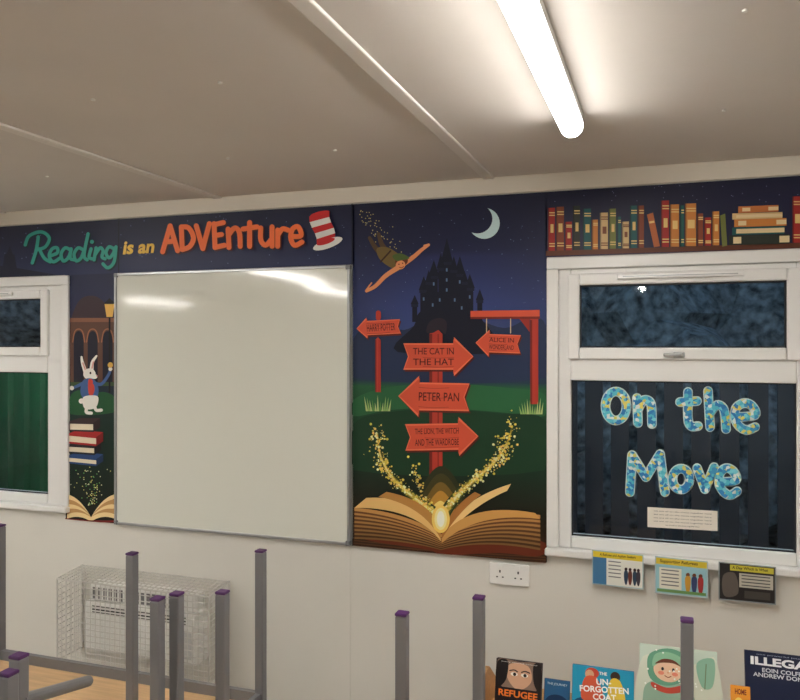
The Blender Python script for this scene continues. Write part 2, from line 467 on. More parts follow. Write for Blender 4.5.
A.stroke([(86, 372), (83, 363), (82, 357)], 4.2, WH, 2); A.stroke([(92, 370), (93, 362), (97, 356)], 4.2, WH, 2)
A.stroke([(86, 370), (83.5, 363)], 1.4, (214, 160, 150)); A.stroke([(92.6, 368), (94, 362)], 1.4, (214, 160, 150))
A.ell(90, 374, 6.2, 5.6, WH); A.ell(95, 376.5, 3, 2.4, WH)
A.ell(91, 373, .9, 1.2, (20, 20, 24)); A.ell(97.6, 375.8, .8, .7, (190, 110, 110))
A.smooth([(84, 380), (94, 379), (99, 388), (97, 398), (86, 400), (81, 392)], (70, 98, 150))
A.smooth([(89, 380), (93, 380), (95, 390), (92, 397), (89, 392)], (196, 70, 56))
A.stroke([(95, 383), (102, 384), (109, 375), (111, 369)], 3.4, (70, 98, 150), 2.6); A.ell(111, 369, 2, 2, WH); A.stroke([(84, 383), (78, 386), (73, 388)], 3.4, (70, 98, 150), 2.6)
A.ell(72.5, 388, 2.2, 2.2, WH); A.ell(111, 365, 2.6, 2.8, (226, 184, 90))
A.smooth([(84, 397), (98, 396), (98, 405), (93, 409), (85, 408)], WH); A.ell(82, 401, 2.6, 2.6, WH)
A.stroke([(88, 406), (87, 412), (92, 413)], 3.2, WH); A.stroke([(95, 405), (97, 410), (102, 410)], 3.2, WH)
def bk(x0, x1, y, h, sk, col, pg=(226, 214, 188)):
    A.poly([(x0, y), (x0+12, y-4), (x1+1, y-3+sk), (x1-6, y+2+sk)], col)
    A.poly([(x0, y), (x1-6, y+2+sk), (x1-6, y+h+sk+2), (x0, y+h)], col)
    A.poly([(x0+3, y+1.6), (x1-6, y+3.2+sk), (x1-6, y+h+sk), (x0+3, y+h-1.6)], pg)
    A.poly([(x1-6, y+2+sk), (x1+1, y-3+sk), (x1+1, y+h-3+sk), (x1-6, y+h+2+sk)], tuple(int(c*.7) for c in col))
bk(66.8, 103, 456, 7, 1, (40, 70, 120)); bk(67, 101, 445, 8, 0, (36, 34, 38)); bk(67, 103, 434, 9, 1, (168, 38, 40)); bk(68, 100, 422, 9, -1, (60, 44, 46))
for k in range(90):
    t = random.random(); u = 92+(random.gauss(0, 9))*(.3+t); v = 505-38*t
    if 68 < u < 115: A.ell(u, v, .55, .55, random.choice([(232, 222, 130), (120, 190, 110), (250, 246, 200)]), n=6, hold=True)
for i in range(5):
    for sg in (-1, 1):
        P = bez((92, 517), (92+sg*11, 497+i*3), (92+sg*24, 494+i*5)); Q = [(a, b+4.5) for a, b in P[::-1]]
        A.poly(P+Q, [(240, 214, 158), (196, 150, 96)][i % 2])
A.stroke([(66.8, 519), (92, 521), (116, 521)], 2, (130, 40, 36))
A.done(M_print)

# ------------------------------------------------------------------ adventure mural (centre)
A = Art('storybook_signpost_mural', wallmap())
g = ramp([(0, (24, 27, 52)), (.12, (28, 33, 64)), (.3, (46, 58, 106)), (.42, (52, 68, 114)), (.52, (32, 54, 72)), (.53, (36, 92, 58)), (.58, (30, 76, 48)), (.75, (20, 48, 33)), (.86, (32, 34, 24)), (.95, (58, 36, 22)), (1, (38, 24, 16))])
zb_m = Z(450, 553.5)
def gm(s, t):
    c = g(t); k = 1+.25*max(0, 1-abs(s-.5)*2.2)*(1 if .15 < t < .5 else 0)
    return tuple(x*k for x in c)
A.wallpanel(353, 547, zb_m, TOP, gm, 14, 60)
for k in range(110):
    u = random.uniform(356, 544); v = random.uniform(212, 330)
    A.ell(u, v, .45, .45, random.choice([(120, 140, 180), (80, 95, 140)]), n=6, hold=True)
A.smooth([(354, 338), (380, 322), (404, 330), (430, 318), (470, 318), (505, 328), (530, 318), (546, 326), (546, 378), (354, 378)], (36, 49, 80))
CS = (16, 20, 38)
A.smooth([(398, 352), (414, 326), (420, 312), (440, 306), (466, 308), (480, 318), (492, 332), (502, 352)], CS)
def tower(x, w, y0, y1, roof):
    A.rect(x-w/2, y0, x+w/2, y1, CS); A.poly([(x-w/2-1.5, y0), (x, y0-roof), (x+w/2+1.5, y0)], CS)
    A.rect(x-w/2-1, y0, x+w/2+1, y0+3, (24, 30, 52))
for t in ((447, 9, 262, 318, 24), (434, 8, 276, 318, 16), (460, 8, 274, 318, 18), (424, 7, 290, 320, 14), (470, 7, 288, 320, 14), (441, 5, 268, 310, 15), (454, 5, 270, 310, 14), (480, 5, 300, 322, 11), (415, 5, 304, 322, 9), (429, 4, 282, 318, 12), (465, 4, 282, 318, 11)):
    tower(*t)
A.rect(426, 292, 468, 320, CS)
for (x, y) in ((447, 270), (434, 284), (460, 282), (447, 290), (440, 300), (455, 300), (470, 297), (424, 299), (447, 280), (433, 305), (462, 308)):
    A.rect(x-.8, y-1.6, x+.8, y+1.6, (86, 116, 150))
P = []
for k in range(21):
    t = math.radians(-78+k*(222/20)); P.append((484.5+15.5*math.cos(t), 223.5+15.5*math.sin(t)))
e0, e1 = P[0], P[-1]
cx, cy = 478.5, 218.0
a0 = math.atan2(e1[1]-cy, e1[0]-cx); a1 = math.atan2(e0[1]-cy, e0[0]-cx); r0 = math.hypot(e1[0]-cx, e1[1]-cy); r1 = math.hypot(e0[0]-cx, e0[1]-cy)
for k in range(1, 16):
    t = k/16; a = a0+(a1-a0)*t; r = r0+(r1-r0)*t
    P.append((cx+r*math.cos(a)*1.0, cy+r*math.sin(a)))
A.poly(P, (196, 222, 224))
for k in range(70):
    t = random.random(); A.ell(362+36*t+random.gauss(0, 4), 212+40*t+random.gauss(0, 5), .5, .5, (214, 196, 120), n=6, hold=True)
SK = (224, 146, 98)
A.stroke([(384, 256), (376, 248), (370, 238)], 6, (84, 62, 44), 3.4); A.stroke([(388, 253), (382, 244), (379, 234)], 6, (84, 62, 44), 3.4)
A.smooth([(377, 249), (386, 247), (396, 252), (406, 262), (401, 270), (390, 267), (380, 259)], (112, 92, 50))
A.stroke([(381, 262), (391, 251)], 1.6, (60, 38, 26), sm=False)
A.stroke([(398, 268), (386, 276), (376, 286), (367, 291)], 5, SK, 3.2); A.stroke([(404, 264), (414, 257), (422, 250), (429, 245)], 5, SK, 2.8)
A.stroke([(366, 291), (372, 283)], 1.4, SK); A.stroke([(429, 245), (425, 246)], 2.4, SK)
A.ell(402, 261, 6.6, 5.6, (104, 50, 28), -25); A.ell(401, 265, 4.8, 4.4, SK, -20)
A.ell(399.4, 264.4, .6, .7, (30, 20, 20)); A.ell(403.2, 263.4, .6, .7, (30, 20, 20)); A.stroke([(400, 267.4), (402, 268), (404, 266.6)], .7, (140, 50, 44))
A.smooth([(393, 256), (401, 253.5), (410, 258), (404, 260), (397, 261)], (76, 98, 46))
A.smooth([(354, 400), (380, 389), (420, 384), (460, 384), (510, 388), (545, 394), (545, 416), (500, 412), (440, 408), (390, 410), (354, 416)], (40, 98, 60))
A.smooth([(354.5, 424), (390, 412), (440, 409), (500, 413), (545, 420), (545, 470), (354.5, 470)], (24, 58, 37))
def grass(cx, cy, n=11):
    for k in range(n):
        x = cx+(k-n/2)*2.2; h = random.uniform(8, 17)
        A.poly([(x-1.1, cy), (x+(k-n/2)*.5, cy-h), (x+1.1, cy)], random.choice([(140, 176, 104), (96, 146, 76), (176, 196, 130)]))
RD, RDd, RDl = (208, 84, 58), (120, 36, 28), (228, 112, 80)
def post(x, w, y0, y1):
    A.poly([(x-w/2, y0), (x, y0-w*.5), (x+w/2, y0), (x+w/2, y1), (x-w/2, y1)], (178, 58, 44))
    A.rect(x-w/2, y0, x-w/2+w*.22, y1, RDd); A.rect(x+w*.12, y0, x+w*.24, y1, (140, 42, 34))
def sign(x0, x1, y0, y1, right, txt, tilt=0, th=None):
    yc = (y0+y1)/2; h = (y1-y0); hd = h*.5; b = h*.16
    if right: P = [(x0, y0+b), (x1-hd, y0+b), (x1-hd, y0), (x1, yc), (x1-hd, y1), (x1-hd, y1-b), (x0, y1-b), (x0+h*.12, yc)]
    else: P = [(x1, y0+b), (x0+hd, y0+b), (x0+hd, y0), (x0, yc), (x0+hd, y1), (x0+hd, y1-b), (x1, y1-b), (x1-h*.12, yc)]
    r = math.radians(tilt); cx = (x0+x1)/2
    def ro(p, k=1.0, dx=0, dy=0):
        a, c = (p[0]-cx)*k, (p[1]-yc)*k; return (cx+a*math.cos(r)-c*math.sin(r)+dx, yc+a*math.sin(r)+c*math.cos(r)+dy)
    A.poly([ro(p, 1.0, 1.2, 1.8) for p in P], (92, 28, 24)); A.poly([ro(p) for p in P], RDl); A.poly([ro((cx+(p[0]-cx)*.965, yc+(p[1]-yc)*.88)) for p in P], RD)
    for k in (-.22, .02, .25):
        A.stroke([ro((x0+hd, yc+h*k)), ro((cx, yc+h*k+.8)), ro((x1-hd, yc+h*k))], .5, (160, 54, 40))
    lines = txt.split('\n'); n = len(lines); w = (x1-x0)-hd*1.5
    hh = th or h*.34/n
    for i, l in enumerate(lines):
        y = yc+(i-(n-1)/2)*hh*1.6; ox = -hd*.25 if right else hd*.25
        p = ro((cx+ox, y)); A.text(l, p[0], p[1], min(w, len(l)*hh*.95), hh, (84, 24, 20), rot=tilt, bold=.01)
post(378.5, 5.5, 340, 392); sign(357, 401, 317, 338, False, 'HARRY POTTER', -3)
A.stroke([(379, 318), (379, 313)], 5, (178, 58, 44))
A.rect(530.5, 313, 538.5, 404, (178, 58, 44)); A.rect(530.5, 320, 532.5, 404, RDd)
A.poly([(471, 311), (540, 310), (540, 319), (471, 319)], RD); A.poly([(471, 317), (540, 316.5), (540, 319), (471, 319)], RDd)
A.poly([(530, 319), (530, 332), (520, 319)], (150, 48, 38))
for x in (487, 511): A.stroke([(x, 319), (x, 333)], .9, (216, 190, 150), sm=False)
sign(476, 521, 330, 357, False, 'ALICE IN\nWONDERLAND', 2)
post(436.5, 13, 334, 508)
A.smooth([(427, 332), (430, 322), (440, 318), (447, 322), (446, 334), (440, 330), (433, 333)], (40, 34, 44))
sign(404, 474, 337, 376, True, 'THE CAT IN\nTHE HAT', 0); sign(399, 470, 376, 417, False, 'PETER PAN', 1, 8.5); sign(406, 479, 417, 456, True, 'THE LION, THE WITCH\nAND THE WARDROBE', -1)
grass(380, 411); grass(533, 414, 10)
for r, c in ((38, (44, 50, 28)), (32, (68, 62, 30)), (25, (116, 92, 38)), (18, (190, 140, 56)), (10, (250, 218, 120))):
    A.smooth([(441-r*.9, 530), (441-r*.75, 508), (441-r*.2, 512-r*1.1), (441+r*.25, 512-r*1.1), (441+r*.8, 508), (441+r*.9, 530)], c)
def swirl(p0, p1, p2, p3, n, sp, core=True):
    P = bez(p0, p1, p2, 60, p3)
    if core:
        A.stroke(P[:60], 12, (52, 66, 32), 2.4, sm=False, caps=False)
        A.stroke(P[:59], 8.5, (104, 106, 42), 1.8, sm=False, caps=False)
        A.stroke(P[:57], 5.4, (196, 164, 62), 1.1, sm=False, caps=False)
        A.stroke(P[:50], 2.8, (255, 240, 170), .6, sm=False, caps=False)
    A.up()
    for k in range(n):
        i = int(random.random()**.8*60); t = i/60; x, y = P[i]
        x += random.gauss(0, sp*(.35+t)); y += random.gauss(0, sp*(.35+t)); r = random.choice([.4, .6, .9, 1.35])
        if 355 < x < 544: A.ell(x, y, r, r, random.choice([(255, 250, 190), (246, 222, 100), (220, 206, 86), (255, 210, 110)]), n=6, hold=True)
swirl((440, 516), (408, 490), (376, 476), (379, 428), 320, 3.6)
swirl((444, 516), (468, 470), (506, 474), (514, 420), 380, 4.2)
swirl((440, 514), (420, 492), (418, 480), (414, 462), 80, 2.4, False)
A.poly([(354, 538), (400, 528), (500, 528), (546, 540), (546.5, 562), (354, 545)], (58, 36, 22))
for i in range(7):
    y = 543+i*2.6; A.stroke([(356, y-6), (430, y+1), (546, y+8)], .8, (92, 58, 34))
A.smooth([(356, 532), (372, 540), (430, 549), (444, 554), (500, 552), (540, 555), (546, 542), (500, 530), (440, 524), (380, 526)], (104, 44, 26))
NP = 15
for i in range(NP):
    k = (NP-1-i)*.5
    sh = .5+.4*(i/NP); a_ = [(196, 144, 82), (112, 70, 38)][i % 2]; c_ = tuple(min(255, int(q*(sh+.12))) for q in a_)
    P = bez((442, 546-i*.9), (406, 510+k*3.4), (356, 507+k*4.0)); Q = bez((356, 510+k*4.0), (406, 515+k*3.4), (442, 549-i*.9))
    A.poly(P+Q, c_)
    P = bez((442, 546-i*.9), (484, 506+k*3.8), (541, 514+k*4.6)); Q = bez((541, 517+k*4.6), (484, 511+k*3.8), (442, 549-i*.9))
    A.poly(P+Q, c_)
A.poly(bez((442, 533), (424, 494), (368, 497))+bez((356, 507), (416, 506), (442, 540)), (232, 190, 120))
A.poly(bez((442, 533), (436, 500), (388, 491))+bez((380, 496), (424, 504), (442, 538)), (190, 136, 70))
A.poly(bez((443, 533), (462, 498), (512, 483))+bez((508, 490), (470, 506), (443, 540)), (240, 202, 134))
A.poly(bez((443, 535), (470, 500), (536, 512))+bez((541, 518), (478, 510), (443, 542)), (208, 156, 86))
A.poly(bez((443, 533), (452, 506), (476, 491))+bez((482, 494), (460, 510), (443, 538)), (176, 118, 58))
A.ell(442, 518, 9, 14, (250, 214, 110)); A.ell(442, 518, 6.2, 11, (255, 236, 164)); A.ell(442, 518, 3.8, 8, (255, 253, 232))
A.stroke([(353.8, VZ(354, TOP)), (353.8, VZ(354, zb_m))], .8, (10, 12, 24), sm=False, caps=False)
A.done(M_print)

# ------------------------------------------------------------------ bookshelf banner (right)
A = Art('bookshelf_banner', wallmap())
g = ramp([(0, (24, 26, 52)), (.6, (32, 34, 66)), (1, (40, 38, 66))])
A.wallpanel(545.5, 960, WT+.003, TOP, lambda s, t: g(t), 16, 8)
def sy(u): return 254-(u-547)*.032
A.poly([(546, sy(546)-3), (900, sy(900)-3), (900, sy(900)+2), (546, sy(546)+2)], (96, 52, 34))
BR, RE, TE, OC, CR, DG, OL = (128, 62, 40), (158, 40, 36), (26, 84, 86), (196, 124, 58), (206, 176, 126), (40, 46, 40), (110, 116, 60)
bs = [(548, 555, 208, RE), (556, 564, 207, BR), (565, 572, 222, RE), (573, 580, 206, DG), (583, 591, 209, TE), (592, 598, 220, OC), (600, 608, 213, CR), (609, 616, 209, OL),
      (617, 621, 217, TE), (622, 629, 222, CR), (630, 637, 206, TE), (638, 644, 206, BR), (661, 669, 201, RE), (670, 679, 205, OC), (680, 684, 206, TE), (685, 696, 204, OC),
      (697, 703, 214, BR), (704, 711, 218, RE), (712, 719, 212, OC), (792, 802, 197, RE)]
for x0, x1, y, c in bs:
    b = sy((x0+x1)/2)-3
    A.poly([(x0, y), (x1, y-.3), (x1, b), (x0, b)], c)
    A.poly([(x0, y), (x0+1.3, y), (x0+1.3, b), (x0, b)], tuple(int(k*.65) for k in c))
    lc = (222, 190, 120) if c != CR else (120, 70, 44)
    for yy in (.1, .16, .82, .88):
        q = y+(b-y)*yy; A.poly([(x0+1.3, q), (x1, q), (x1, q+1.1), (x0+1.3, q+1.1)], lc)
    if x1-x0 > 6: A.rect(x0+2.6, y+(b-y)*.38, x1-1.4, y+(b-y)*.58, lc)
for x0, x1, y, c in ((647, 654, 214, (176, 96, 52)),):
    A.poly([(x0, y+1), (x0+6, y-1), (x1+6, sy(655)-4), (x1, sy(655)-3)], c); A.poly([(x0+2, y+8), (x0+7, y+7), (x0+7.6, y+9), (x0+2.6, y+10)], (222, 190, 120))
A.poly([(720, 216), (725, 214), (727, 246), (722, 247)], OL)
for i, (x0, x1, y, h, c) in enumerate([(729, 789, 236, 10, DG), (732, 784, 228, 8, TE), (734, 786, 220, 8, OC), (732, 782, 214, 6.5, CR), (738, 778, 207, 7, (186, 110, 60))]):
    A.poly([(x0, y), (x1, y-1.5), (x1, y+h-2), (x0, y+h-.5)], c)
    A.poly([(x0+4, y+1.4), (x1, y), (x1, y+h-3.4), (x0+4, y+h-2)], (222, 200, 156))
    if i % 2 == 0: A.poly([(x0+12, y-.2), (x1-10, y-1.2), (x1-10, y+h-1.8), (x0+12, y+h-.8)], c)
for k in range(30):
    A.ell(random.uniform(550, 798), random.uniform(186, 203), .5, .5, (110, 110, 150), n=6, hold=True)
A.done(M_print)

# ------------------------------------------------------------------ window lettering
def patt():
    m = bpy.data.materials.new('patterned_letter_card'); m.use_nodes = True
    nt = m.node_tree; b = nt.nodes['Principled BSDF']; N = nt.nodes.new; L = nt.links.new
    tc = N('ShaderNodeTexCoord'); v = N('ShaderNodeTexVoronoi'); v.inputs['Scale'].default_value = 85
    r = N('ShaderNodeValToRGB'); r.color_ramp.interpolation = 'CONSTANT'
    e = r.color_ramp.elements; cols = [(44, 128, 192), (84, 188, 208), (222, 232, 226), (60, 150, 200), (120, 208, 222), (222, 212, 104)]
    e[0].position = 0; e[0].color = (*lin(cols[0]), 1); e[1].position = .25; e[1].color = (*lin(cols[1]), 1)
    for i, p in enumerate((.44, .54, .68, .84)):
        k = e.new(p); k.color = (*lin(cols[2+i]), 1)
    sp = N('ShaderNodeSeparateColor'); L(tc.outputs['Object'], v.inputs['Vector']); L(v.outputs['Color'], sp.inputs[0]); L(sp.outputs[0], r.inputs[0])
    L(r.outputs[0], b.inputs['Base Color']); b.inputs['Roughness'].default_value = .4
    return m
M_patt = patt()
yg = D+.034
letters = [[('e', 616, 406, 10.5, 14.5)], [[(637, 398), (638, 423)], [(638, 409), (644, 400), (651, 404), (652, 424)]],
           [[(688, 392), (688, 418), (691, 426), (698, 426)], [(680, 402), (697, 401)]], [[(708, 391), (710, 427)], [(710, 413), (717, 405), (724, 410), (726, 429)]],
           [[(737, 417), (755, 415), (752, 406), (744, 403), (736, 408), (735, 418), (739, 426), (747, 430), (755, 427)]],
           [[(630, 492), (632, 455), (646, 477), (660, 454), (665, 492)]], [('e', 681, 479, 8.5, 10.5)], [[(697, 468), (705, 489), (714, 467)]],
           [[(720, 482), (736, 480), (733, 471), (726, 468), (720, 473), (719, 483), (723, 491), (730, 495), (737, 491)]]]
U = Art('window_lettering', wallmap(yg), step=1e-4, base=.0004)
T = Art('letter_faces', wallmap(yg), step=1e-4, base=.006)
for g_ in letters:
    for st in g_:
        for art, w, c in ((U, 9.8, (206, 226, 222)), (T, 7.8, (80, 160, 200))):
            if isinstance(st, tuple):
                P = [(st[1]+st[3]*math.cos(t*math.pi/16), st[2]+st[4]*math.sin(t*math.pi/16)) for t in range(33)]
                art.stroke(P, w, c, sm=False, caps=False)
            else: art.stroke(st, w, c, sm=(len(st) > 3 and st[0][0] != 630))
lw = U.done(M_cover); T.done(M_patt, lw)
N_ = Art('window_notice', wallmap(yg), base=.0006)
N_.poly([(647.5, 507), (717.5, 511), (717.5, 531), (647.5, 527)], (232, 226, 214))
for i in range(5): N_.text('we are all on the move together here', 682.5, 512.5+i*3.4, 58-(i == 4)*24, 1.7, (80, 78, 80), rot=3.3)
N_.done(M_cover)

# ------------------------------------------------------------------ leaflets hanging from the right window sill
def leaflet(name, P, draw):
    a = Art(name, wallmap(D-.036), base=.0006)
    (x0, y0), (x1, y1), (x2, y2), (x3, y3) = P
    def q(s, t):
        ax = x0+(x1-x0)*s; ay = y0+(y1-y0)*s; bx = x3+(x2-x3)*s; by = y3+(y2-y3)*s
        return (ax+(bx-ax)*t, ay+(by-ay)*t)
    def R(s0, t0, s1, t1, c): a.poly([q(s0, t0), q(s1, t0), q(s1, t1), q(s0, t1)], c)
    draw(a, q, R); a.done(M_cover)
def d1(a, q, R):
    R(0, 0, 1, 1, (176, 200, 205)); R(.02, .03, .98, .97, (232, 232, 222)); R(.02, .03, .98, .2, (222, 198, 60)); R(.02, .2, .28, .97, (70, 120, 160))
    c = q(.5, .115); a.text('A Refugee and Asylum Seekers', c[0], c[1], 36, 3.4, (50, 44, 30), rot=5, bold=.02)
    for i in range(5): R(.32, .27+i*.11, .56, .30+i*.11, (120, 120, 124))
    for s in (.66, .74, .83, .9):
        x, y = q(s, .55); a.ell(x, y-3, 1.5, 1.7, (60, 44, 44)); a.smooth([(x-1.6, y-1), (x+1.6, y-1), (x+2, y+6), (x+.8, y+12), (x-.8, y+12), (x-2, y+6)], random.choice([(70, 60, 70), (110, 60, 50), (50, 70, 90)]))
def d2(a, q, R):
    R(0, 0, 1, 1, (180, 200, 205)); R(.02, .03, .98, .97, (150, 196, 206)); R(.02, .03, .98, .2, (220, 196, 66)); R(.08, .28, .5, .85, (226, 222, 206))
    c = q(.45, .115); a.text('Supporting Refugees', c[0], c[1], 38, 4, (60, 44, 30), rot=5, bold=.02)
    for i in range(5): R(.12, .33+i*.1, .45, .36+i*.1, (110, 110, 116))
    for s, col in ((.62, (200, 150, 60)), (.74, (60, 70, 110)), (.86, (170, 60, 60))):
        x, y = q(s, .42); a.ell(x, y, 2, 2.2, (110, 70, 50)); a.smooth([(x-2.4, y+2), (x+2.4, y+2), (x+2.6, y+11), (x+1, y+18), (x-1, y+18), (x-2.6, y+11)], col)
    R(.04, .86, .96, .94, (110, 150, 90))
def d3(a, q, R):
    R(0, 0, 1, 1, (150, 158, 160)); R(.02, .03, .98, .97, (44, 42, 42)); R(.2, .05, .96, .2, (200, 190, 70)); R(.36, .25, .95, .62, (188, 184, 172))
    c = q(.55, .125); a.text('A Day Which Is What', c[0], c[1], 36, 3.6, (40, 36, 30), rot=5, bold=.02)
    for i in range(4): R(.4, .29+i*.085, .9, .32+i*.085, (90, 90, 90))
    x, y = q(.2, .6); a.smooth([(x-7, y-10), (x+5, y-12), (x+8, y+8), (x-6, y+10)], (100, 92, 86)); R(.45, .7, .9, .9, (74, 70, 66))
leaflet('refugee_leaflet', [(592, 549.5), (643.5, 555), (643.5, 589.5), (592, 584)], d1)
leaflet('supporting_leaflet', [(655, 556), (708, 561.5), (708, 598.5), (655, 593)], d2)
leaflet('timeline_leaflet', [(718.5, 561.5), (776, 567), (776, 605), (718.5, 599.5)], d3)

# ------------------------------------------------------------------ double socket
so = empty('double_wall_socket')
s0, s1 = X(490), X(529.5); sz1 = Z(510, 563); sz0 = sz1-.086
boxes('faceplate', [(s0, s1, D-.012, D, sz0, sz1)], M_white, so, .004)
w = s1-s0; bl = []; rk = []
for c in (.27, .73):
    cx = s0+w*c
    bl += [(cx-.003, cx+.003, D-.0125, D-.0115, sz0+.048, sz0+.058), (cx-.015, cx-.008, D-.0125, D-.0115, sz0+.028, sz0+.033), (cx+.008, cx+.015, D-.0125, D-.0115, sz0+.028, sz0+.033)]
    rk.append((cx-.006, cx+.006, D-.0155, D-.012, sz0+.064, sz0+.08))
boxes('pin_slots', bl, M_dark, so); boxes('rocker_switches', rk, M_white, so, .001)

# ------------------------------------------------------------------ heater and guard
gx0, gx1, gy, gz0, gz1 = -2.676, -1.859, 2.88, .234, .612
ht = empty('wall_heater')
hx0, hx1 = -2.58, -1.97
boxes('casing', [(hx0, hx1, 2.945, D, .27, .50), (hx0+.015, hx1-.015, 2.96, D, .50, .585)], M_white, ht, .012)
boxes('grille_slots', [(hx0+.05, hx1-.05, 2.943, 2.95, .45+j*.014, .456+j*.014) for j in range(3)], M_dark, ht)
boxes('outlet_louvre', [(hx0+.04+i*.03, hx0+.058+i*.03, 2.958, 2.965, .512, .565) for i in range(17)], mat('louvre_grey', (120, 120, 120), .5), ht)
boxes('control_panel', [(hx1-.07, hx1-.02, 2.940, 2.946, .30, .42)], mat('panel_grey', (205, 205, 203), .5), ht, .002)
gd = empty('radiator_guard')
segs = []
r = .0024; nx = 30; nz = 14; ny = 6
for i in range(nx+1):
    x = gx0+(gx1-gx0)*i/nx; segs.append(((x, gy, gz0), (x, gy, gz1), r)); segs.append(((x, gy, gz1), (x, D-.004, gz1+.02), r))
for j in range(nz+1):
    z = gz0+(gz1-gz0)*j/nz; segs.append(((gx0, gy, z), (gx1, gy, z), r))
    for x in (gx0, gx1): segs.append(((x, gy, z), (x, D-.004, z+.02*j/nz), r))
for k in range(ny+1):
    y = gy+(D-.004-gy)*k/ny; t = k/ny
    segs.append(((gx0, y, gz1+.02*t), (gx1, y, gz1+.02*t), r))
    for x in (gx0, gx1): segs.append(((x, y, gz0), (x, y, gz1+.02*t), r))
tubes('wire_mesh', segs, M_wire, gd, 5)
E = [((gx0, gy, gz0), (gx1, gy, gz0)), ((gx0, gy, gz1), (gx1, gy, gz1)), ((gx0, gy, gz0), (gx0, gy, gz1)), ((gx1, gy, gz0), (gx1, gy, gz1)),
     ((gx0, gy, gz1), (gx0, D-.004, gz1+.02)), ((gx1, gy, gz1), (gx1, D-.004, gz1+.02)), ((gx0, gy, gz0), (gx0, D-.004, gz0)), ((gx1, gy, gz0), (gx1, D-.004, gz0)),
     ((gx0, D-.006, gz0), (gx0, D-.006, gz1+.02)), ((gx1, D-.006, gz0), (gx1, D-.006, gz1+.02))]
tubes('edge_rods', [(a, b, .0045) for a, b in E], M_wire, gd, 8)

# ------------------------------------------------------------------ tables (upturned on upright ones)
LW = .030
def table(rect, zbase, inverted, legs, L=.50, extra=None):
    p = empty('classroom_table')
    x0, x1, y0, y1 = rect; h = LW/2
    if inverted:
        boxes('tabletop', [(x0, x1, y0, y1, zbase, zbase+.025)], M_tan, p, .004); a, b = zbase+.025, zbase+.025+L
    else:
        boxes('tabletop', [(x0, x1, y0, y1, zbase+L, zbase+L+.025)], M_tan, p, .004); a, b = zbase, zbase+L
    i = 1
    for (x, y) in legs:
        if inverted:
            boxes('leg_%d' % i, [(x-h, x+h, y-h, y+h, a, b-.008)], M_leg, p, .004); boxes('foot_cap_%d' % i, [(x-h-.0005, x+h+.0005, y-h-.0005, y+h+.0005, b-.008, b)], M_cap, p, .003)
        else:
            boxes('leg_%d' % i, [(x-h, x+h, y-h, y+h, a+.008, b)], M_leg, p, .004); boxes('foot_cap_%d' % i, [(x-h-.0005, x+h+.0005, y-h-.0005, y+h+.0005, a, a+.008)], M_cap, p, .003)
        i += 1
    ra, rb = (a, a+.035) if inverted else (b-.035, b)
    m = .03
    boxes('apron_rails', [(x0+m, x1-m, y0+.008, y0+.026, ra, rb), (x0+m, x1-m, y1-.026, y1-.008, ra, rb), (x0+.008, x0+.026, y0+m, y1-m, ra, rb), (x1-.026, x1-.008, y0+m, y1-m, ra, rb)], M_leg, p)
    if extra: extra(p)
    return p
def corners(r):
    h = LW/2; return [(r[0]+h, r[2]+h), (r[1]-h, r[2]+h), (r[1]-h, r[3]-h), (r[0]+h, r[3]-h)]
R1 = (-2.365, -1.237, 1.768, 2.258); R4 = (-2.35, -1.262, 1.225, 1.748); R2 = (-1.157, -.609, .79, 1.85); R3 = (-.485, .066, .97, 2.034)
LB = .478
for r in (R1, R4, R2, R3): table(r, 0, False, corners(r), LB)
z0 = LB+.025+.001
table(R1, z0, True, corners(R1)+[(-1.63, 2.08)], 1.03-z0-.025)
def ex(p):
    q0 = Vector((-1.32, 1.315, .93)); q1 = W(88, 681, 1.62)
    tubes('folding_brace', [(q0, q1, .014)], M_leg, p, 12)
table(R4, z0, True, corners(R4)+[(-1.325, 1.315)], 1.03-z0-.025, ex)
table(R2, z0, True, corners(R2), 1.03-z0-.025)
table(R3, z0, True, corners(R3), 1.03-z0-.025)

# ------------------------------------------------------------------ book display rack and books
rk = empty('book_display_rack')
x0, x1 = -.56, .80
prof = [(2.24, 0), (2.24, .50), (2.33, .60), (2.42, .655), (2.47, .655), (2.68, .50), (2.68, 0)]
for nm, xx in (('side_panel_1', x0), ('side_panel_2', x1-.02)):
    V = [(xx, a, b) for a, b in prof]+[(xx+.02, a, b) for a, b in prof]; m = len(prof)
    meshobj(nm, V, [tuple(range(m)), tuple(range(m, 2*m))]+[(i, (i+1) % m, m+(i+1) % m, m+i) for i in range(m)], M_wood, rk)
boxes('shelves', [(x0+.02, x1-.02, 2.26, 2.40, .455, .473), (x0+.02, x1-.02, 2.42, 2.66, .505, .523), (x0+.02, x1-.02, 2.24, 2.68, .05, .07)], M_wood, rk)
boxes('lips', [(x0+.02, x1-.02, 2.245, 2.26, .43, .50), (x0+.02, x1-.02, 2.405, 2.42, .473, .54)], M_wood, rk, .003)
boxes('back_panel', [(x0+.02, x1-.02, 2.66, 2.68, .07, .50)], M_wood, rk)

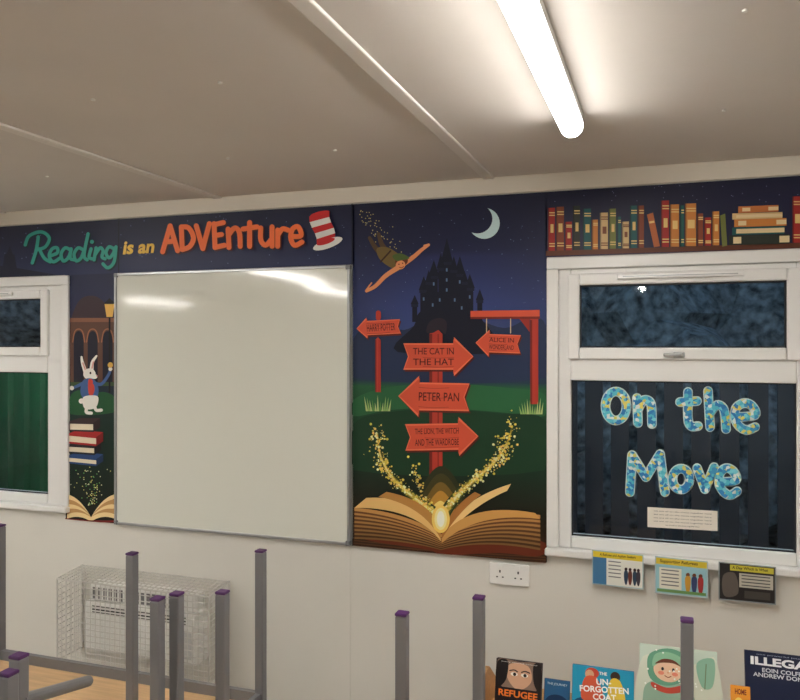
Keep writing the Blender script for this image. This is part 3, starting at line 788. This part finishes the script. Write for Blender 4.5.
def book(name, xa, xb, ytop, ztop, hgt, yb_, draw, thick=.014, cov=(30, 30, 40)):
    p = empty(name); w = xb-xa
    dy = ytop-yb_; dz = math.sqrt(hgt*hgt-dy*dy); B = Vector((xa, yb_, ztop-dz)); up = Vector((0, dy, dz))/hgt; nrm = Vector((0, -dz, dy))/hgt
    def blk(nm, a0, a1, c0, c1, t0, t1, m):
        V = [B+Vector((a, 0, 0))+up*c-nrm*t for t in (t0, t1) for (a, c) in ((a0, c0), (a1, c0), (a1, c1), (a0, c1))]
        meshobj(nm, V, [(0, 1, 2, 3), (4, 5, 6, 7), (0, 1, 5, 4), (1, 2, 6, 5), (2, 3, 7, 6), (3, 0, 4, 7)], m, p)
    mc = mat(name+'_cloth', cov, .4)
    blk('front_board', 0, w, 0, hgt, 0, .002, mc); blk('pages', .002, w-.003, .003, hgt-.003, .002, thick-.002, M_paper); blk('back_board', 0, w, 0, hgt, thick-.002, thick, mc); blk('spine', -.0015, .0, 0, hgt, 0, thick, mc)
    a = Art('cover_print', lambda q, t, off: B+Vector((q/100, 0, 0))+up*(hgt-t/100)+nrm*off, base=.0003)
    draw(a, w*100, hgt*100); a.done(M_cover, p)
YF, YR = 2.37, 2.53
def c_ref(a, w, h):
    a.rect(0, 0, w, h, (52, 42, 42)); a.smooth([(.3, .4), (w*.5, .3), (w-.3, .6), (w*.86, h*.42), (w*.14, h*.4)], (136, 112, 98)); a.smooth([(w*.3, h*.06), (w*.7, h*.06), (w*.78, h*.28), (w*.5, h*.42), (w*.25, h*.26)], (204, 160, 130))
    a.ell(w*.4, h*.2, 1.1, .55, (236, 230, 220)); a.ell(w*.63, h*.2, 1.1, .55, (236, 230, 220)); a.ell(w*.41, h*.2, .5, .5, (40, 30, 26)); a.ell(w*.64, h*.2, .5, .5, (40, 30, 26))
    a.stroke([(w*.3, h*.155), (w*.4, h*.14), (w*.47, h*.16)], .35, (50, 34, 28)); a.stroke([(w*.56, h*.16), (w*.64, h*.14), (w*.74, h*.155)], .35, (50, 34, 28))
    a.smooth([(0.2, h*.05), (w*.25, h*.02), (w*.22, h*.3), (0.2, h*.4)], (30, 25, 26)); a.smooth([(w*.82, h*.03), (w-.2, h*.04), (w-.2, h*.4), (w*.84, h*.3)], (30, 25, 26))
    a.rect(0, h*.40, w, h, (34, 24, 26)); a.text('REFUGEE', w/2, h*.48, w*.86, h*.1, (236, 124, 48), bold=.03); a.text('ALAN GRATZ', w/2, h*.62, w*.7, h*.06, (220, 220, 214))
    a.text('every second counts', w/2, h*.035, w*.8, h*.02, (230, 230, 224))
def c_unf(a, w, h):
    a.rect(0, 0, w, h, (36, 150, 186)); a.smooth([(0.1, h*.5), (w*.3, h*.4), (w-.1, h*.5), (w-.1, h-.1), (0.1, h-.1)], (20, 70, 110))
    a.ell(w*.32, h*.08, 2.0, 1.5, (190, 70, 52)); a.ell(w*.28, h*.1, 1.3, 1.3, (206, 160, 126))
    a.ell(w*.7, h*.09, 1.4, 1.4, (60, 44, 36)); a.smooth([(w*.62, h*.14), (w*.78, h*.14), (w*.86, h*.4), (w*.6, h*.4)], (226, 196, 70)); a.smooth([(w*.2, h*.15), (w*.4, h*.14), (w*.5, h*.4), (w*.16, h*.42)], (206, 90, 60))
    a.text('THE', w*.5, h*.07, w*.13, h*.04, (240, 240, 235), bold=.03)
    a.text('UN-\nFORGOTTEN\nCOAT', w*.52, h*.27, w*.8, h*.27, (248, 248, 244), rot=-4, bold=.03); a.text('FRANK COTTRELL BOYCE', w*.5, h*.75, w*.8, h*.04, (240, 220, 90))
def c_girl(a, w, h):
    a.rect(0, 0, w, h, (196, 212, 198)); a.smooth([(0.1, h*.2), (w*.3, h*.12), (w*.7, h*.16), (w-.1, h*.1), (w-.1, h-.1), (0.1, h-.1)], (212, 218, 200))
    a.smooth([(w*.04, h*.6), (w*.1, h*.42), (w*.35, h*.36), (w*.62, h*.42), (w*.74, h*.6), (w*.78, h-.2), (w*.04, h-.2)], (150, 182, 160))
    a.smooth([(w*.1, h*.26), (w*.13, h*.1), (w*.36, h*.02), (w*.57, h*.06), (w*.64, h*.2), (w*.58, h*.34), (w*.36, h*.42), (w*.16, h*.38)], (104, 160, 132))
    a.ell(w*.37, h*.25, w*.19, h*.13, (236, 198, 166)); a.smooth([(w*.17, h*.23), (w*.2, h*.1), (w*.37, h*.06), (w*.55, h*.11), (w*.57, h*.22), (w*.44, h*.155), (w*.3, h*.16)], (140, 190, 156))
    a.smooth([(w*.2, h*.2), (w*.3, h*.14), (w*.44, h*.14), (w*.54, h*.2), (w*.44, h*.175), (w*.3, h*.18)], (110, 60, 40))
    for s in (.30, .44): a.ell(w*s, h*.245, .4, .5, (40, 34, 36)); a.ell(w*s-(.02*w if s < .4 else -.02*w), h*.29, .9, .55, (232, 140, 116))
    a.stroke([(w*.33, h*.315), (w*.37, h*.33), (w*.41, h*.315)], .25, (150, 60, 54)); a.ell(w*.37, h*.28, .22, .3, (216, 160, 130))
    a.smooth([(w*.16, h*.4), (w*.36, h*.44), (w*.58, h*.39), (w*.56, h*.46), (w*.36, h*.5), (w*.18, h*.46)], (190, 76, 60))
    for k in range(20): a.ell(random.uniform(1, w-1), random.uniform(1, h*.5), .28, .28, (244, 248, 240), n=8)
    a.smooth([(w*.74, h*.14), (w*.96, h*.08), (w*.94, h*.36), (w*.8, h*.38)], (140, 184, 160)); a.stroke([(w*.84, h*.4), (w*.86, h*.14)], .3, (110, 130, 100))
def c_ill(a, w, h):
    a.rect(0, 0, w, h, (26, 34, 62)); a.text('ILLEGAL', w*.5, h*.1, w*.86, h*.09, (230, 232, 236), bold=.04); a.text('EOIN COLFER\nANDREW DONKIN', w*.5, h*.22, w*.8, h*.10, (206, 210, 220), bold=.02)
    a.smooth([(0.1, h*.7), (w*.5, h*.62), (w-.1, h*.72), (w-.1, h-.1), (0.1, h-.1)], (44, 84, 120)); a.text('one powerful journey', w*.5, h*.03, w*.7, h*.02, (160, 170, 190))
    a.smooth([(w*.2, h*.66), (w*.8, h*.66), (w*.7, h*.76), (w*.3, h*.76)], (190, 110, 60))
def c_small(a, w, h):
    a.rect(0, 0, w, h, (40, 90, 130)); a.smooth([(0.1, h*.4), (w*.5, h*.25), (w-.1, h*.4), (w-.1, h-.1), (0.1, h-.1)], (20, 46, 80)); a.text('THE JOURNEY', w*.5, h*.08, w*.8, h*.05, (210, 220, 225))
def c_yel(a, w, h):
    a.rect(0, 0, w, h, (230, 150, 50)); a.ell(w*.4, h*.4, w*.3, h*.2, (240, 210, 110)); a.text('HOME', w*.5, h*.1, w*.6, h*.1, (120, 40, 30), bold=.03)
book('refugee_novel', X(497, YF), X(542, YF), YF, Z(520, 661, YF), .20, YF-.05, c_ref, .022, (50, 40, 40))
book('journey_paperback', X(545, YF), X(570, YF), YF, Z(558, 680, YF), .165, YF-.045, c_small, .012, (30, 60, 100))
book('coat_paperback', X(573, YF), X(634, YF), YF, Z(602, 668, YF), .22, YF-.05, c_unf, .016, (30, 120, 160))
book('picture_book', X(640, YR), X(717, YR), YR, Z(680, 648, YR), .27, YR-.07, c_girl, .01, (170, 190, 170))
book('yellow_paperback', X(731, YF), X(750, YF), YF, Z(740, 686, YF), .15, YF-.045, c_yel, .012, (220, 140, 50))
book('graphic_novel', X(745, YR), X(822, YR), YR, Z(780, 654, YR), .26, YR-.07, c_ill, .018, (20, 26, 50))

# ------------------------------------------------------------------ world
w = bpy.data.worlds.new('dusk_sky'); sc.world = w; w.use_nodes = True
nt = w.node_tree; bg = nt.nodes['Background']
sk = nt.nodes.new('ShaderNodeTexCoord'); sp = nt.nodes.new('ShaderNodeSeparateXYZ'); cr = nt.nodes.new('ShaderNodeValToRGB')
cr.color_ramp.elements[0].color = (.16, .22, .28, 1); cr.color_ramp.elements[1].color = (.06, .10, .16, 1)
nt.links.new(sk.outputs['Generated'], sp.inputs[0]); nt.links.new(sp.outputs[2], cr.inputs[0]); nt.links.new(cr.outputs[0], bg.inputs[0])
bg.inputs[1].default_value = 2.0

# ------------------------------------------------------------------ camera
cam = bpy.data.cameras.new('camera'); co = bpy.data.objects.new('camera', cam); sc.collection.objects.link(co)
co.location = (0, 0, H); co.rotation_euler = (math.pi/2, 0, TH)
cam.sensor_width = 36; cam.lens = F/800*36; cam.shift_y = -5/800; cam.clip_start = .05
sc.camera = co
